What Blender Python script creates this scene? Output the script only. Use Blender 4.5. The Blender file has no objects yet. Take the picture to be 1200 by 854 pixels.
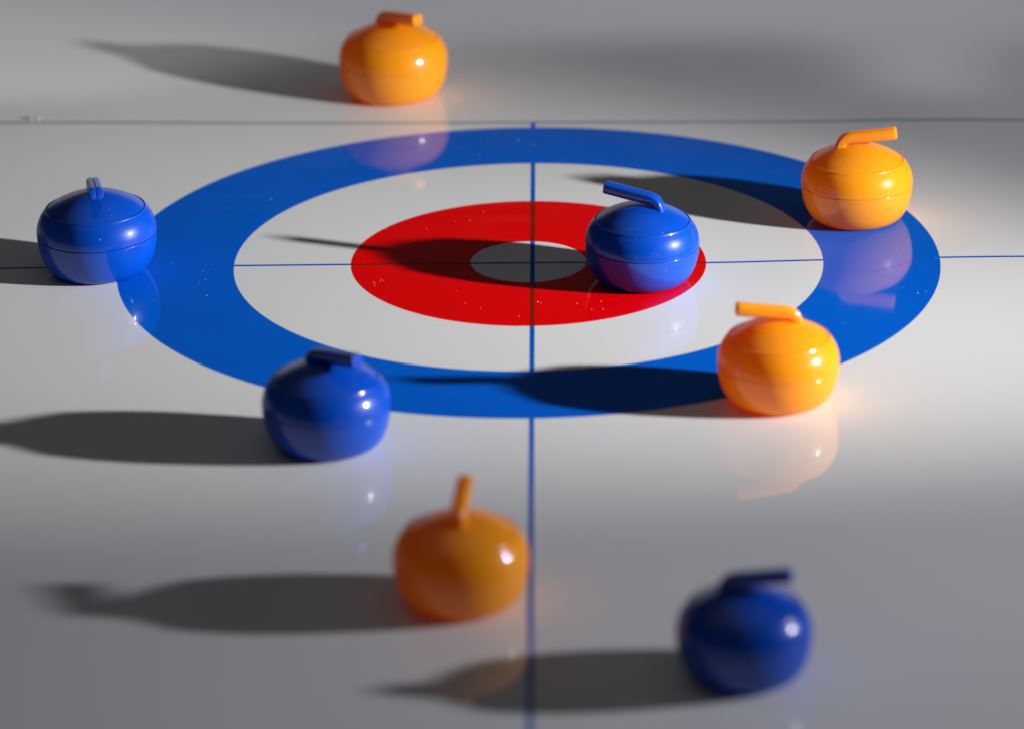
import bpy, bmesh, math, random
from mathutils import Vector, Matrix

R = 0.11                      # radius of the printed house, metres
PX = R / 485.0                # unit the stone profile was measured in
random.seed(7)
scene = bpy.context.scene
col = scene.collection

# ------------------------------------------------------------------ helpers
def link(o, parent=None):
    col.objects.link(o)
    if parent is not None:
        o.parent = parent
    return o

def mesh_obj(name, bm, mat, parent=None, angle=35):
    bmesh.ops.recalc_face_normals(bm, faces=bm.faces[:])
    me = bpy.data.meshes.new(name)
    bm.to_mesh(me); bm.free()
    for pl in me.polygons:
        pl.use_smooth = True
    me.set_sharp_from_angle(angle=math.radians(angle))
    me.materials.append(mat)
    return link(bpy.data.objects.new(name, me), parent)

def catmull(pts, n=6):
    out = []
    P = [pts[0]] + list(pts) + [pts[-1]]
    for i in range(1, len(P) - 2):
        p0, p1, p2, p3 = P[i-1], P[i], P[i+1], P[i+2]
        for k in range(n):
            t = k / n
            q = []
            for c in range(len(p1)):
                q.append(0.5 * (2*p1[c] + (p2[c]-p0[c])*t + (2*p0[c]-5*p1[c]+4*p2[c]-p3[c])*t*t
                                + (3*p1[c]-p0[c]-3*p2[c]+p3[c])*t**3))
            out.append(tuple(q))
    out.append(tuple(pts[-1]))
    return out

def lathe(profile, seg=128):
    """closed solid of revolution; the profile starts and ends on the axis"""
    bm = bmesh.new()
    rings = []
    for r, z in profile:
        if r < 1e-6:
            rings.append([bm.verts.new((0, 0, z*PX))])
        else:
            rings.append([bm.verts.new((r*PX*math.cos(2*math.pi*k/seg), r*PX*math.sin(2*math.pi*k/seg), z*PX))
                          for k in range(seg)])
    for a, b in zip(rings, rings[1:]):
        for k in range(seg):
            k2 = (k+1) % seg
            if len(a) == 1 and len(b) > 1:
                bm.faces.new((a[0], b[k], b[k2]))
            elif len(b) == 1 and len(a) > 1:
                bm.faces.new((a[k], b[0], a[k2]))
            elif len(a) > 1:
                bm.faces.new((a[k], b[k], b[k2], a[k2]))
    bmesh.ops.remove_doubles(bm, verts=bm.verts[:], dist=1e-7)
    return bm

# ------------------------------------------------------------------ node helpers
class NT:
    def __init__(self, tree):
        self.t = tree
        self.n = tree.nodes
    def node(self, typ, **kw):
        nd = self.n.new(typ)
        for k, v in kw.items():
            setattr(nd, k, v)
        return nd
    def put(self, sock, v):
        if isinstance(v, bpy.types.NodeSocket):
            self.t.links.new(v, sock)
        else:
            sock.default_value = v
    def m(self, op, a, b=0.0, c=0.0):
        nd = self.node('ShaderNodeMath', operation=op)
        self.put(nd.inputs[0], a); self.put(nd.inputs[1], b); self.put(nd.inputs[2], c)
        return nd.outputs[0]
    def band(self, d, half, soft):
        """1 where d < half, with a narrow soft edge"""
        nd = self.node('ShaderNodeMapRange', interpolation_type='SMOOTHSTEP')
        self.put(nd.inputs['Value'], d)
        nd.inputs['From Min'].default_value = half - soft
        nd.inputs['From Max'].default_value = half + soft
        nd.inputs['To Min'].default_value = 1.0
        nd.inputs['To Max'].default_value = 0.0
        return nd.outputs['Result']
    def mix(self, f, a, b):
        nd = self.node('ShaderNodeMix', data_type='RGBA')
        self.put(nd.inputs['Factor'], f)
        self.put(nd.inputs['A'], a); self.put(nd.inputs['B'], b)
        return nd.outputs['Result']
    def noise(self, vec, scale, detail=3.0, rough=0.5):
        nd = self.node('ShaderNodeTexNoise')
        self.put(nd.inputs['Vector'], vec)
        nd.inputs['Scale'].default_value = scale
        nd.inputs['Detail'].default_value = detail
        nd.inputs['Roughness'].default_value = rough
        return nd.outputs['Fac']

def new_mat(name):
    mt = bpy.data.materials.new(name)
    mt.use_nodes = True
    nt = NT(mt.node_tree)
    return mt, nt, mt.node_tree.nodes['Principled BSDF']

# ------------------------------------------------------------------ materials
def mat_sheet():
    mt, t, bs = new_mat('printed_sheet')
    tc = t.node('ShaderNodeTexCoord').outputs['Object']
    sx = t.node('ShaderNodeSeparateXYZ'); t.put(sx.inputs[0], tc)
    x = t.m('DIVIDE', sx.outputs[0], R); y = t.m('DIVIDE', sx.outputs[1], R)
    rad = t.m('SQRT', t.m('ADD', t.m('MULTIPLY', x, x), t.m('MULTIPLY', y, y)))
    # tiny raggedness of the printed edges
    rag = t.m('MULTIPLY', t.m('SUBTRACT', t.noise(tc, 2600, 2), 0.5), 0.0022)
    rad = t.m('ADD', rad, rag)
    S = 0.0012
    outer = t.band(rad, 1.0, S); inner = t.band(rad, 0.7165, S)
    red = t.band(rad, 0.4325, S); but = t.band(rad, 0.1409, S)
    blue_ring = t.m('SUBTRACT', outer, inner)
    red_ring = t.m('SUBTRACT', red, but)
    vl = t.band(t.m('ADD', t.m('ABSOLUTE', t.m('SUBTRACT', x, 0.0099)), t.m('MULTIPLY', rag, 1.5)), 0.0058, S)
    yb = t.m('ADD', y, t.m('MULTIPLY', x, 0.020))          # the far line runs slightly askew
    vl = t.m('MULTIPLY', vl, t.band(yb, 1.046, S))
    hl = t.band(t.m('ADD', t.m('ABSOLUTE', t.m('ADD', y, 0.0081)), t.m('MULTIPLY', rag, 1.5)), 0.0054, S)
    bl = t.band(t.m('ABSOLUTE', t.m('SUBTRACT', yb, 1.040)), 0.0062, S)
    big = t.noise(tc, 18, 3)
    white = t.mix(big, (.74, .74, .735, 1), (.77, .77, .765, 1))
    BLUE = (.003, .078, .43, 1); LINE = (.0006, .10, .55, 1)
    c = t.mix(bl, white, (.13, .22, .36, 1))
    c = t.mix(t.m('MAXIMUM', vl, hl), c, LINE)
    ink = t.mix(t.noise(tc, 60, 4), (.0002, .108, .60, 1), (.0004, .124, .66, 1))
    c = t.mix(blue_ring, c, ink)
    redc = t.mix(t.m('MAXIMUM', vl, hl), (.78, .0005, .001, 1), (.24, .010, .001, 1))
    c = t.mix(red_ring, c, redc)
    t.put(bs.inputs['Base Color'], c)
    # roughness: glossy laminate, faintly smeared, a touch duller over the ink
    sm = t.noise(tc, 35, 4, .6)
    inkm = t.m('MAXIMUM', blue_ring, red_ring)
    ro = t.m('ADD', t.m('MULTIPLY', sm, .035), t.m('ADD', .004, t.m('MULTIPLY', inkm, .035)))
    t.put(bs.inputs['Roughness'], ro)
    bs.inputs['IOR'].default_value = 1.48
    t.put(bs.inputs['Specular IOR Level'], t.m('SUBTRACT', .5, t.m('MULTIPLY', inkm, .10)))
    # hairline scratches: thin iso-lines of a stretched noise, as bump only
    mp = t.node('ShaderNodeMapping'); t.put(mp.inputs[0], tc); mp.inputs['Scale'].default_value = (1, 6, 1)
    mp.inputs['Rotation'].default_value = (0, 0, 0.5)
    sc = t.noise(mp.outputs[0], 22, 1)
    line = t.band(t.m('ABSOLUTE', t.m('SUBTRACT', sc, .5)), .0018, .0012)
    bu = t.node('ShaderNodeBump'); bu.inputs['Strength'].default_value = .03
    bu.inputs['Distance'].default_value = .00005
    t.put(bu.inputs['Height'], t.m('ADD', t.m('MULTIPLY', t.noise(tc, 140, 3), .8), line))
    t.put(bs.inputs['Normal'], bu.outputs[0])
    return mt

def mat_plastic(name, c1, c2, through, amount, rough, coat):
    """thin glossy moulded plastic; some light passes through the wall"""
    mt, t, bs = new_mat(name)
    tc = t.node('ShaderNodeTexCoord').outputs['Object']
    c = t.mix(t.noise(tc, 120, 4), c1, c2)
    # sparse dust: small pale dots, random per cell
    vo = t.node('ShaderNodeTexVoronoi'); t.put(vo.inputs['Vector'], tc); vo.inputs['Scale'].default_value = 480
    sep = t.node('ShaderNodeSeparateColor'); t.put(sep.inputs[0], vo.outputs['Color'])
    keep = t.m('GREATER_THAN', sep.outputs[0], .84)
    dot = t.m('MULTIPLY', t.band(vo.outputs['Distance'], .085, .05), keep)
    c = t.mix(t.m('MULTIPLY', dot, .42), c, (.62, .64, .68, 1))
    t.put(bs.inputs['Base Color'], c)
    sm = t.noise(tc, 260, 5, .65)
    t.put(bs.inputs['Roughness'], t.m('ADD', rough - .06, t.m('MULTIPLY', sm, .14)))
    bs.inputs['IOR'].default_value = 1.49
    bs.inputs['Specular IOR Level'].default_value = .22
    bu = t.node('ShaderNodeBump'); bu.inputs['Strength'].default_value = .12
    bu.inputs['Distance'].default_value = .00004
    t.put(bu.inputs['Height'], t.m('ADD', t.noise(tc, 420, 4), t.m('MULTIPLY', dot, 1.5)))
    t.put(bs.inputs['Normal'], bu.outputs[0])
    tr = t.node('ShaderNodeBsdfTranslucent'); tr.inputs['Color'].default_value = through
    mx = t.node('ShaderNodeMixShader'); mx.inputs[0].default_value = amount
    t.put(mx.inputs[1], bs.outputs[0]); t.put(mx.inputs[2], tr.outputs[0])
    # worn polish: a thin even sheen over the body
    gl = t.node('ShaderNodeBsdfGlossy'); gl.inputs['Roughness'].default_value = .05
    m2 = t.node('ShaderNodeMixShader'); m2.inputs[0].default_value = coat
    t.put(m2.inputs[1], mx.outputs[0]); t.put(m2.inputs[2], gl.outputs[0])
    t.put(t.n['Material Output'].inputs['Surface'], m2.outputs[0])
    return mt

M_SHEET = mat_sheet()
M_BLUE = mat_plastic('blue_plastic', (.0002, .052, .40, 1), (.0004, .064, .47, 1), (.0005, .06, .6, 1), .10, .32, .055)
M_ORANGE = mat_plastic('orange_plastic', (.97, .385, .008, 1), (1.0, .415, .010, 1), (1.0, .365, .002, 1), .36, .32, .055)
def flat_mat(name, c, rough=.7):
    mt, t, bs = new_mat(name)
    tc = t.node('ShaderNodeTexCoord').outputs['Object']
    t.put(bs.inputs['Base Color'], t.mix(t.noise(tc, 2000, 3), c, tuple(v*.7 for v in c[:3]) + (1,)))
    bs.inputs['Roughness'].default_value = rough
    return mt
M_DUST = flat_mat('pale_dust', (.55, .55, .55, 1))
M_CRUMB = flat_mat('tan_crumb', (.55, .42, .22, 1))

# ------------------------------------------------------------------ the printed sheet the stones stand on
BUMPS = [  # x, y, height, sx, sy in house radii: the sheet does not lie dead flat
    (.43, .02, -.0050, .17, .22), (1.12, .02, .0028, .18, .22),
    (1.02, 1.10, .0030, .17, .30), (.55, 1.15, -.0012, .30, .30),
    (-1.30, 1.15, .0060, .35, .40), (1.55, 1.15, -.002, .15, .25),
    (.1, 1.75, .0010, .9, .25), (-.7, .55, .002, .25, .3),
    (-.3, -2.6, -.004, .8, .4), (.9, -1.6, .002, .4, .25)]
def sheet_z(x, y):
    return R * sum(h * math.exp(-.5*(((x-a)/sx)**2 + ((y-b)/sy)**2)) for a, b, h, sx, sy in BUMPS)
def axis_pts(lo, hi, step, far):
    pts = [lo + i*step for i in range(int(round((hi-lo)/step)) + 1)]
    d, out = step, []
    p, q = lo, hi
    while q < far:
        d *= 1.35; q += d; p -= d
        out.append(q); pts.insert(0, p)
    return pts + out
xs = axis_pts(-2.4, 2.4, .04, 16); ys = axis_pts(-3.2, 2.8, .04, 16)
bm = bmesh.new()
g = [[bm.verts.new((x*R, y*R, sheet_z(x, y))) for x in xs] for y in ys]
for j in range(len(ys)-1):
    for i in range(len(xs)-1):
        bm.faces.new((g[j][i], g[j][i+1], g[j+1][i+1], g[j+1][i]))
ground = mesh_obj('ground', bm, M_SHEET, angle=180)
ground['kind'] = 'structure'

# ------------------------------------------------------------------ one stone
def arc(cx, cy, r, a0, a1, n=6):
    return [(cx + r*math.cos(math.radians(a0 + (a1-a0)*k/n)), cy + r*math.sin(math.radians(a0 + (a1-a0)*k/n))) for k in range(n+1)]
# hollow moulded shells: outer skin, rim, inner skin
# hollow moulded shells: one outer skin each, turned in at the rims
LOWER = catmull([(0, 1.0), (30, 1.0), (37, .6), (42, .0), (50.8, 3), (58.0, 10.5), (62.8, 21), (65.6, 33), (66.45, 44.0)], 6)
LOWER += arc(65.35, 44.3, 1.15, 5, 90) + [(60, 45.5)]
UPPER = [(60, 45.75), (65.4, 45.75)] + arc(65.6, 46.9, 1.15, -85, 0, 4) + \
    catmull([(66.8, 47.4), (65.9, 54.5), (63.7, 61.8), (60.6, 67.8), (56.7, 73.0)], 6) + \
    arc(55.3, 73.95, .9, 10, 165, 8) + [(54.5, 73.3), (53.4, 73.2)]
LID = [(53.0, 73.5), (54.7, 73.9)] + \
    catmull([(54.2, 74.45), (47.5, 79.3), (39, 83.8), (29, 88.0), (18, 91.1), (8, 92.7), (0, 93.1)], 7)

def handle_bm():
    # closed bar with rounded rectangular section and a mould groove along top and bottom
    def section(w, h):
        pts = []
        rr = min(w, h) * .30
        for cx, cy, a0 in ((w/2-rr, h/2-rr, 0), (-w/2+rr, h/2-rr, 90), (-w/2+rr, -h/2+rr, 180), (w/2-rr, -h/2+rr, 270)):
            for k in range(6):
                a = math.radians(a0 + 18*k)
                pts.append((cx + rr*math.cos(a), cy + rr*math.sin(a)))
            if a0 == 0:
                pts += [(.9, h/2), (0, h/2-.9), (-.9, h/2)]
            if a0 == 180:
                pts += [(-.9, -h/2), (0, -h/2+.9), (.9, -h/2)]
        return pts
    path = [(-20.6, 84, 18, 16), (-20.4, 88.5, 16.0, 14.0), (-20.0, 91.5, 14.8, 12.8), (-18.9, 95.4, 14.4, 12.4), (-16.8, 99.2, 14.4, 12.4),
            (-12.8, 101.9, 14.8, 13.0), (-7.5, 102.8, 15, 13.3), (4, 104.4, 15, 13.4), (16, 106.0, 15.1, 13.4),
            (30, 107.9, 15.3, 13.5), (44.2, 109.8, 15.5, 13.6), (45.4, 109.95, 15.2, 13.3), (46.2, 110.05, 14.2, 12.3), (46.5, 110.1, 12.0, 10.2)]
    bm = bmesh.new()
    rings = []
    for i, (x, z, w, h) in enumerate(path):
        a = path[max(i-1, 0)]; b = path[min(i+1, len(path)-1)]
        tx, tz = b[0]-a[0], b[1]-a[1]
        L = math.hypot(tx, tz); tx /= L; tz /= L
        nx, nz = -tz, tx
        rings.append([bm.verts.new(((x + nx*v)*PX, u*PX, (z - 1.2 + nz*v)*PX)) for u, v in section(w, h)])
    n = len(rings[0])
    for a, b in zip(rings, rings[1:]):
        for k in range(n):
            bm.faces.new((a[k], a[(k+1) % n], b[(k+1) % n], b[k]))
    bm.faces.new(rings[0])
    # end cap: two cheeks with the mould groove running down between them
    e = rings[-1]                       # 6 corner + 3 notch + 6 + 6 + 3 notch + 6 verts
    d = Vector((-.9*PX, 0, 0))
    ct = bm.verts.new(e[7].co + d); cb = bm.verts.new(e[22].co + d)
    bm.faces.new(e[23:30] + e[0:7])     # cheek on one side
    bm.faces.new(e[8:22])               # cheek on the other
    bm.faces.new((e[6], ct, cb, e[23])); bm.faces.new((ct, e[8], e[21], cb))
    bm.faces.new((e[6], e[7], ct)); bm.faces.new((e[7], e[8], ct))
    bm.faces.new((e[21], e[22], cb)); bm.faces.new((e[22], e[23], cb))
    return bm

def make_stone(mat):
    root = link(bpy.data.objects.new('curling_stone', None))
    root.empty_display_size = .01
    mesh_obj('lower_shell', lathe(LOWER), mat, root, 30)
    mesh_obj('upper_shell', lathe(UPPER), mat, root, 30)
    mesh_obj('lid', lathe(LID), mat, root, 30)
    mesh_obj('handle', handle_bm(), mat, root, 40)
    # hair-thin raised line running down the lid under the grip
    bm = bmesh.new(); rows = []
    for r, z in [q for q in LID if 20 < q[0] < 54][::-1]:
        rows.append([bm.verts.new((r*PX, w*PX, (z + dz)*PX)) for w, dz in ((-.55, -.2), (-.2, .14), (.2, .14), (.55, -.2))])
    for a, b in zip(rows, rows[1:]):
        for k in range(3):
            bm.faces.new((a[k], a[k+1], b[k+1], b[k]))
    ln = mesh_obj('lid_line', bm, mat, root, 60)
    ln.rotation_euler = (0, 0, math.radians(9))
    return root

def copy_stone(src):
    r = src.copy(); col.objects.link(r)
    for ch in src.children:
        c = ch.copy(); col.objects.link(c); c.parent = r
    return r

proto = {'blue': make_stone(M_BLUE), 'orange': make_stone(M_ORANGE)}
used = set()
STONES = [  # colour, x, y (house radii), handle azimuth (deg from +x), scale, tilt, label
    ('blue',    .273, -.124, 160, 1.000, ( 0.6,  1.0), 'shiny blue toy curling stone covering the right edge of the red ring'),
    ('blue',  -1.043, -.031, -81, 1.055, ( 0.0, -1.0), 'shiny blue toy curling stone at far left of the blue ring, handle facing viewer'),
    ('blue',   -.444, -1.141, -42, 1.035, ( 0.0, 0.4), 'slightly blurred blue toy curling stone near the front left rim of the blue ring'),
    ('blue',    .435, -2.345, -9, .985, ( 0.0,  0.0), 'blurred dark blue toy curling stone nearest the viewer, on bare white sheet'),
    ('orange', -.363,  1.280, -46, 1.052, ( 0.0, 0.0), 'blurred orange toy curling stone farthest back, standing beyond the thin far line'),
    ('orange',  .815,  .284,  -6, 1.000, ( 0.0,  0.0), 'orange toy curling stone on the far right of the blue ring, handle pointing right'),
    ('orange',  .567, -.906, 186, 1.000, ( 0.0,  0.0), 'orange toy curling stone on near right rim of the blue ring, handle pointing left'),
    ('orange', -.132, -1.984, 84, 1.020, ( 0.0,  0.0), 'blurred orange toy curling stone touching the long line in front, handle pointing away'),
]
DROP = {(-1.043, -.031): 2.2, (-.444, -1.141): 3.6, (-.363, 1.280): 2.6}
for colour, x, y, az, s, tilt, label in STONES:
    o = proto[colour] if colour not in used else copy_stone(proto[colour])
    used.add(colour)
    drop = DROP.get((x, y), 0)            # grips sit a little deeper in some lids
    for ch in o.children:
        if ch.name.startswith('handle'):
            ch.location.z = -drop*PX
    o.location = (x*R, y*R, sheet_z(x, y))
    o.rotation_mode = 'ZYX'
    o.rotation_euler = (math.radians(tilt[0]), math.radians(tilt[1]), math.radians(az))
    o.scale = (s*1.003,)*3
    o['label'] = label
    o['category'] = 'curling stone'
    o['group'] = 'toy curling stones on the printed target'

# ------------------------------------------------------------------ crumb and dust
def lump(bm, c, size, flat, seed):
    rnd = random.Random(seed)
    res = bmesh.ops.create_icosphere(bm, subdivisions=1, radius=1.0)
    rot = Matrix.Rotation(rnd.uniform(0, 6.28), 3, 'Z')
    st = rnd.uniform(.5, 1.0)
    for v in res['verts']:
        k = rnd.uniform(.65, 1.15)
        p = rot @ Vector((v.co.x*k, v.co.y*k*st, v.co.z*k*flat))
        v.co = Vector(c) + p*size
bm = bmesh.new()
for k, (dx, dy, s) in enumerate(((0, 0, .0075), (.012, -.002, .0065), (.020, .003, .005), (-.011, .002, .005))):
    x, y = -1.315 + dx, 1.092 + dy
    lump(bm, (x*R, y*R, sheet_z(x, y) + .003*R), s*R, .75, 40 + k)
cr = mesh_obj('crumb', bm, M_CRUMB, angle=180)
cr['label'] = 'tiny tan crumb lying on the thin far line at the left'
cr['category'] = 'crumb'
bm = bmesh.new()
spots = [(.0083, -.1773, 1.5), (.0050, -.172, 1.1), (.0227, -.2748, 1.2), (.030, -.281, 1.0), (.1732, -.2736, .9), (.145, -.2387, .8),
         (.1161, -.2889, .8), (.1503, -.3294, .9), (.177, -.325, .9), (-.0216, -.3691, .8), (-.1478, .2928, .8), (-.1839, .2878, .9),
         (-.318, .2982, 1.0), (-.3547, .2439, 1.0), (-.355, -.113, .9), (-.349, -.121, .8), (-.357, -.127, .8), (-.37, -.14, .7),
         (.92, -.005, 1.0), (.905, .012, .8), (.99, -.012, .8), (.93, -.245, 1.2), (.95, -.235, .9), (-.78, -.10, .9), (-.77, -.21, 1.1),
         (-.60, -.33, 1.0), (-.79, -.045, .8), (-.65, .46, 1.2), (-.25, .83, 1.2), (-.03, .90, 1.3), (.01, .86, 1.2), (-.13, .78, 1.0)]
rnd = random.Random(3)
for _ in range(150):
    a = rnd.uniform(0, 6.283); rr = math.sqrt(rnd.uniform(0, 1)) * 1.25
    spots.append((rr*math.cos(a), rr*math.sin(a), rnd.choice((.4, .45, .5, .55, .7))))
for k, (x, y, s) in enumerate(spots):
    if any((x-q[1])**2 + (y-q[2])**2 < .14**2 for q in STONES):
        continue
    lump(bm, (x*R, y*R, sheet_z(x, y) + .0004*R*s), .0018*R*s, .45, 100 + k)
du = mesh_obj('dust', bm, M_DUST, angle=180)
du['kind'] = 'stuff'
du['label'] = 'pale dust flecks scattered over the printed rings'

# ------------------------------------------------------------------ camera
CAM = (.0821384591, -11.2156098124, 4.2053178176)
yaw, el, roll = -.0112051997, .3795459493, -.0146747309
F = 5764.40096
fwd = Vector((math.sin(yaw)*math.cos(el), math.cos(yaw)*math.cos(el), -math.sin(el)))
rgt = Vector((math.cos(yaw), -math.sin(yaw), 0)); up = rgt.cross(fwd)
r2 = math.cos(roll)*rgt + math.sin(roll)*up
u2 = -math.sin(roll)*rgt + math.cos(roll)*up
mx = Matrix((r2, u2, -fwd)).transposed().to_4x4()
mx.translation = Vector(CAM)*R
cd = bpy.data.cameras.new('camera')
cam = link(bpy.data.objects.new('camera', cd))
cam.matrix_world = mx
cd.sensor_width = 36.0; cd.sensor_fit = 'HORIZONTAL'
cd.lens = F/1200*36.0
cd.clip_start = .01; cd.clip_end = 200
cd.dof.use_dof = True
cd.dof.focus_distance = (Vector((.1, -.08, .08)) - Vector(CAM)).dot(fwd)*R
cd.dof.aperture_fstop = cd.lens/(.160*R*1000)
cd.dof.aperture_blades = 9
cd.dof.aperture_rotation = .2
scene.camera = cam

# ------------------------------------------------------------------ one lamp at the right: its hot beam and its wider spill
LP = Vector((5.5, -1.95, 1.79))
def spot(name, ax, ay, half, blend, power, ratio, ro, gain, colour):
    d = (Vector((ax, ay, 0)) - LP).normalized()
    u = d.cross(Vector((0, 0, 1))).normalized(); w = u.cross(d)
    U = math.cos(ro)*u + math.sin(ro)*w; W = -math.sin(ro)*u + math.cos(ro)*w
    ld = bpy.data.lights.new(name, 'SPOT')
    ld.energy = power*R*R*4*math.pi**2/.74*gain
    ld.spot_size = 2*half; ld.spot_blend = blend
    ld.shadow_soft_size = .115*R
    ld.color = colour
    o = link(bpy.data.objects.new(name, ld))
    m = Matrix((U, W, -d)).transposed().to_4x4() @ Matrix.Diagonal((ratio, 1, 1, 1))
    m.translation = LP*R
    o.matrix_world = m
GAIN = 1.17
spot('lamp_beam', -5.13878, 1.26438, .329184, 1.0, 52.5449, .901114, .579392, GAIN, (1.0, .985, .945))
spot('lamp_spill', -13.47229, 1.93386, .459557, 1.0, 21.81595, 3.658609, .020586, GAIN, (.94, .95, 1.06))

# ------------------------------------------------------------------ dim room
w = bpy.data.worlds.new('World'); scene.world = w
w.use_nodes = True
t = NT(w.node_tree)
bg = w.node_tree.nodes['Background']
sx = t.node('ShaderNodeSeparateXYZ'); t.put(sx.inputs[0], t.node('ShaderNodeTexCoord').outputs['Generated'])
ra = t.node('ShaderNodeValToRGB'); t.put(ra.inputs[0], sx.outputs[2])
cr_ = ra.color_ramp
deg = lambda a: math.sin(math.radians(a))
deg = lambda a: math.sin(math.radians(a))
cr_.elements[0].position = deg(17.3); cr_.elements[0].color = (.66, .67, .70, 1)
cr_.elements[1].position = deg(18.8); cr_.elements[1].color = (.010, .011, .013, 1)
e = cr_.elements.new(deg(17.9)); e.color = (.54, .55, .58, 1)
e = cr_.elements.new(deg(18.4)); e.color = (.10, .103, .11, 1)
e = cr_.elements.new(math.sin(math.radians(40))); e.color = (.018, .019, .021, 1)
e = cr_.elements.new(math.sin(math.radians(65))); e.color = (.112, .112, .114, 1)
# the pale low band is the far wall behind the scene; other directions stay dark
hy = t.m('SQRT', t.m('ADD', t.m('MULTIPLY', sx.outputs[0], sx.outputs[0]), t.m('MULTIPLY', sx.outputs[1], sx.outputs[1])))
north = t.m('DIVIDE', sx.outputs[1], t.m('ADD', hy, 1e-4))
side = t.band(north, .93, .04)
high = t.node('ShaderNodeMapRange'); t.put(high.inputs['Value'], sx.outputs[2])
high.inputs['From Min'].default_value = math.sin(math.radians(20)); high.inputs['From Max'].default_value = math.sin(math.radians(24))
keep = t.m('MULTIPLY', side, t.m('SUBTRACT', 1.0, high.outputs[0]))
t.put(bg.inputs['Color'], t.mix(keep, ra.outputs[0], (.012, .013, .015, 1)))
bg.inputs['Strength'].default_value = 1.0

# ------------------------------------------------------------------ render settings
scene.view_settings.view_transform = 'Standard'
scene.view_settings.look = 'None'
scene.view_settings.exposure = 0; scene.view_settings.gamma = 1
scene.render.engine = 'CYCLES'
scene.cycles.use_denoising = True
scene.cycles.max_bounces = 24
scene.cycles.diffuse_bounces = 20
scene.cycles.sample_clamp_indirect = 12.0
scene.cycles.blur_glossy = 0.2
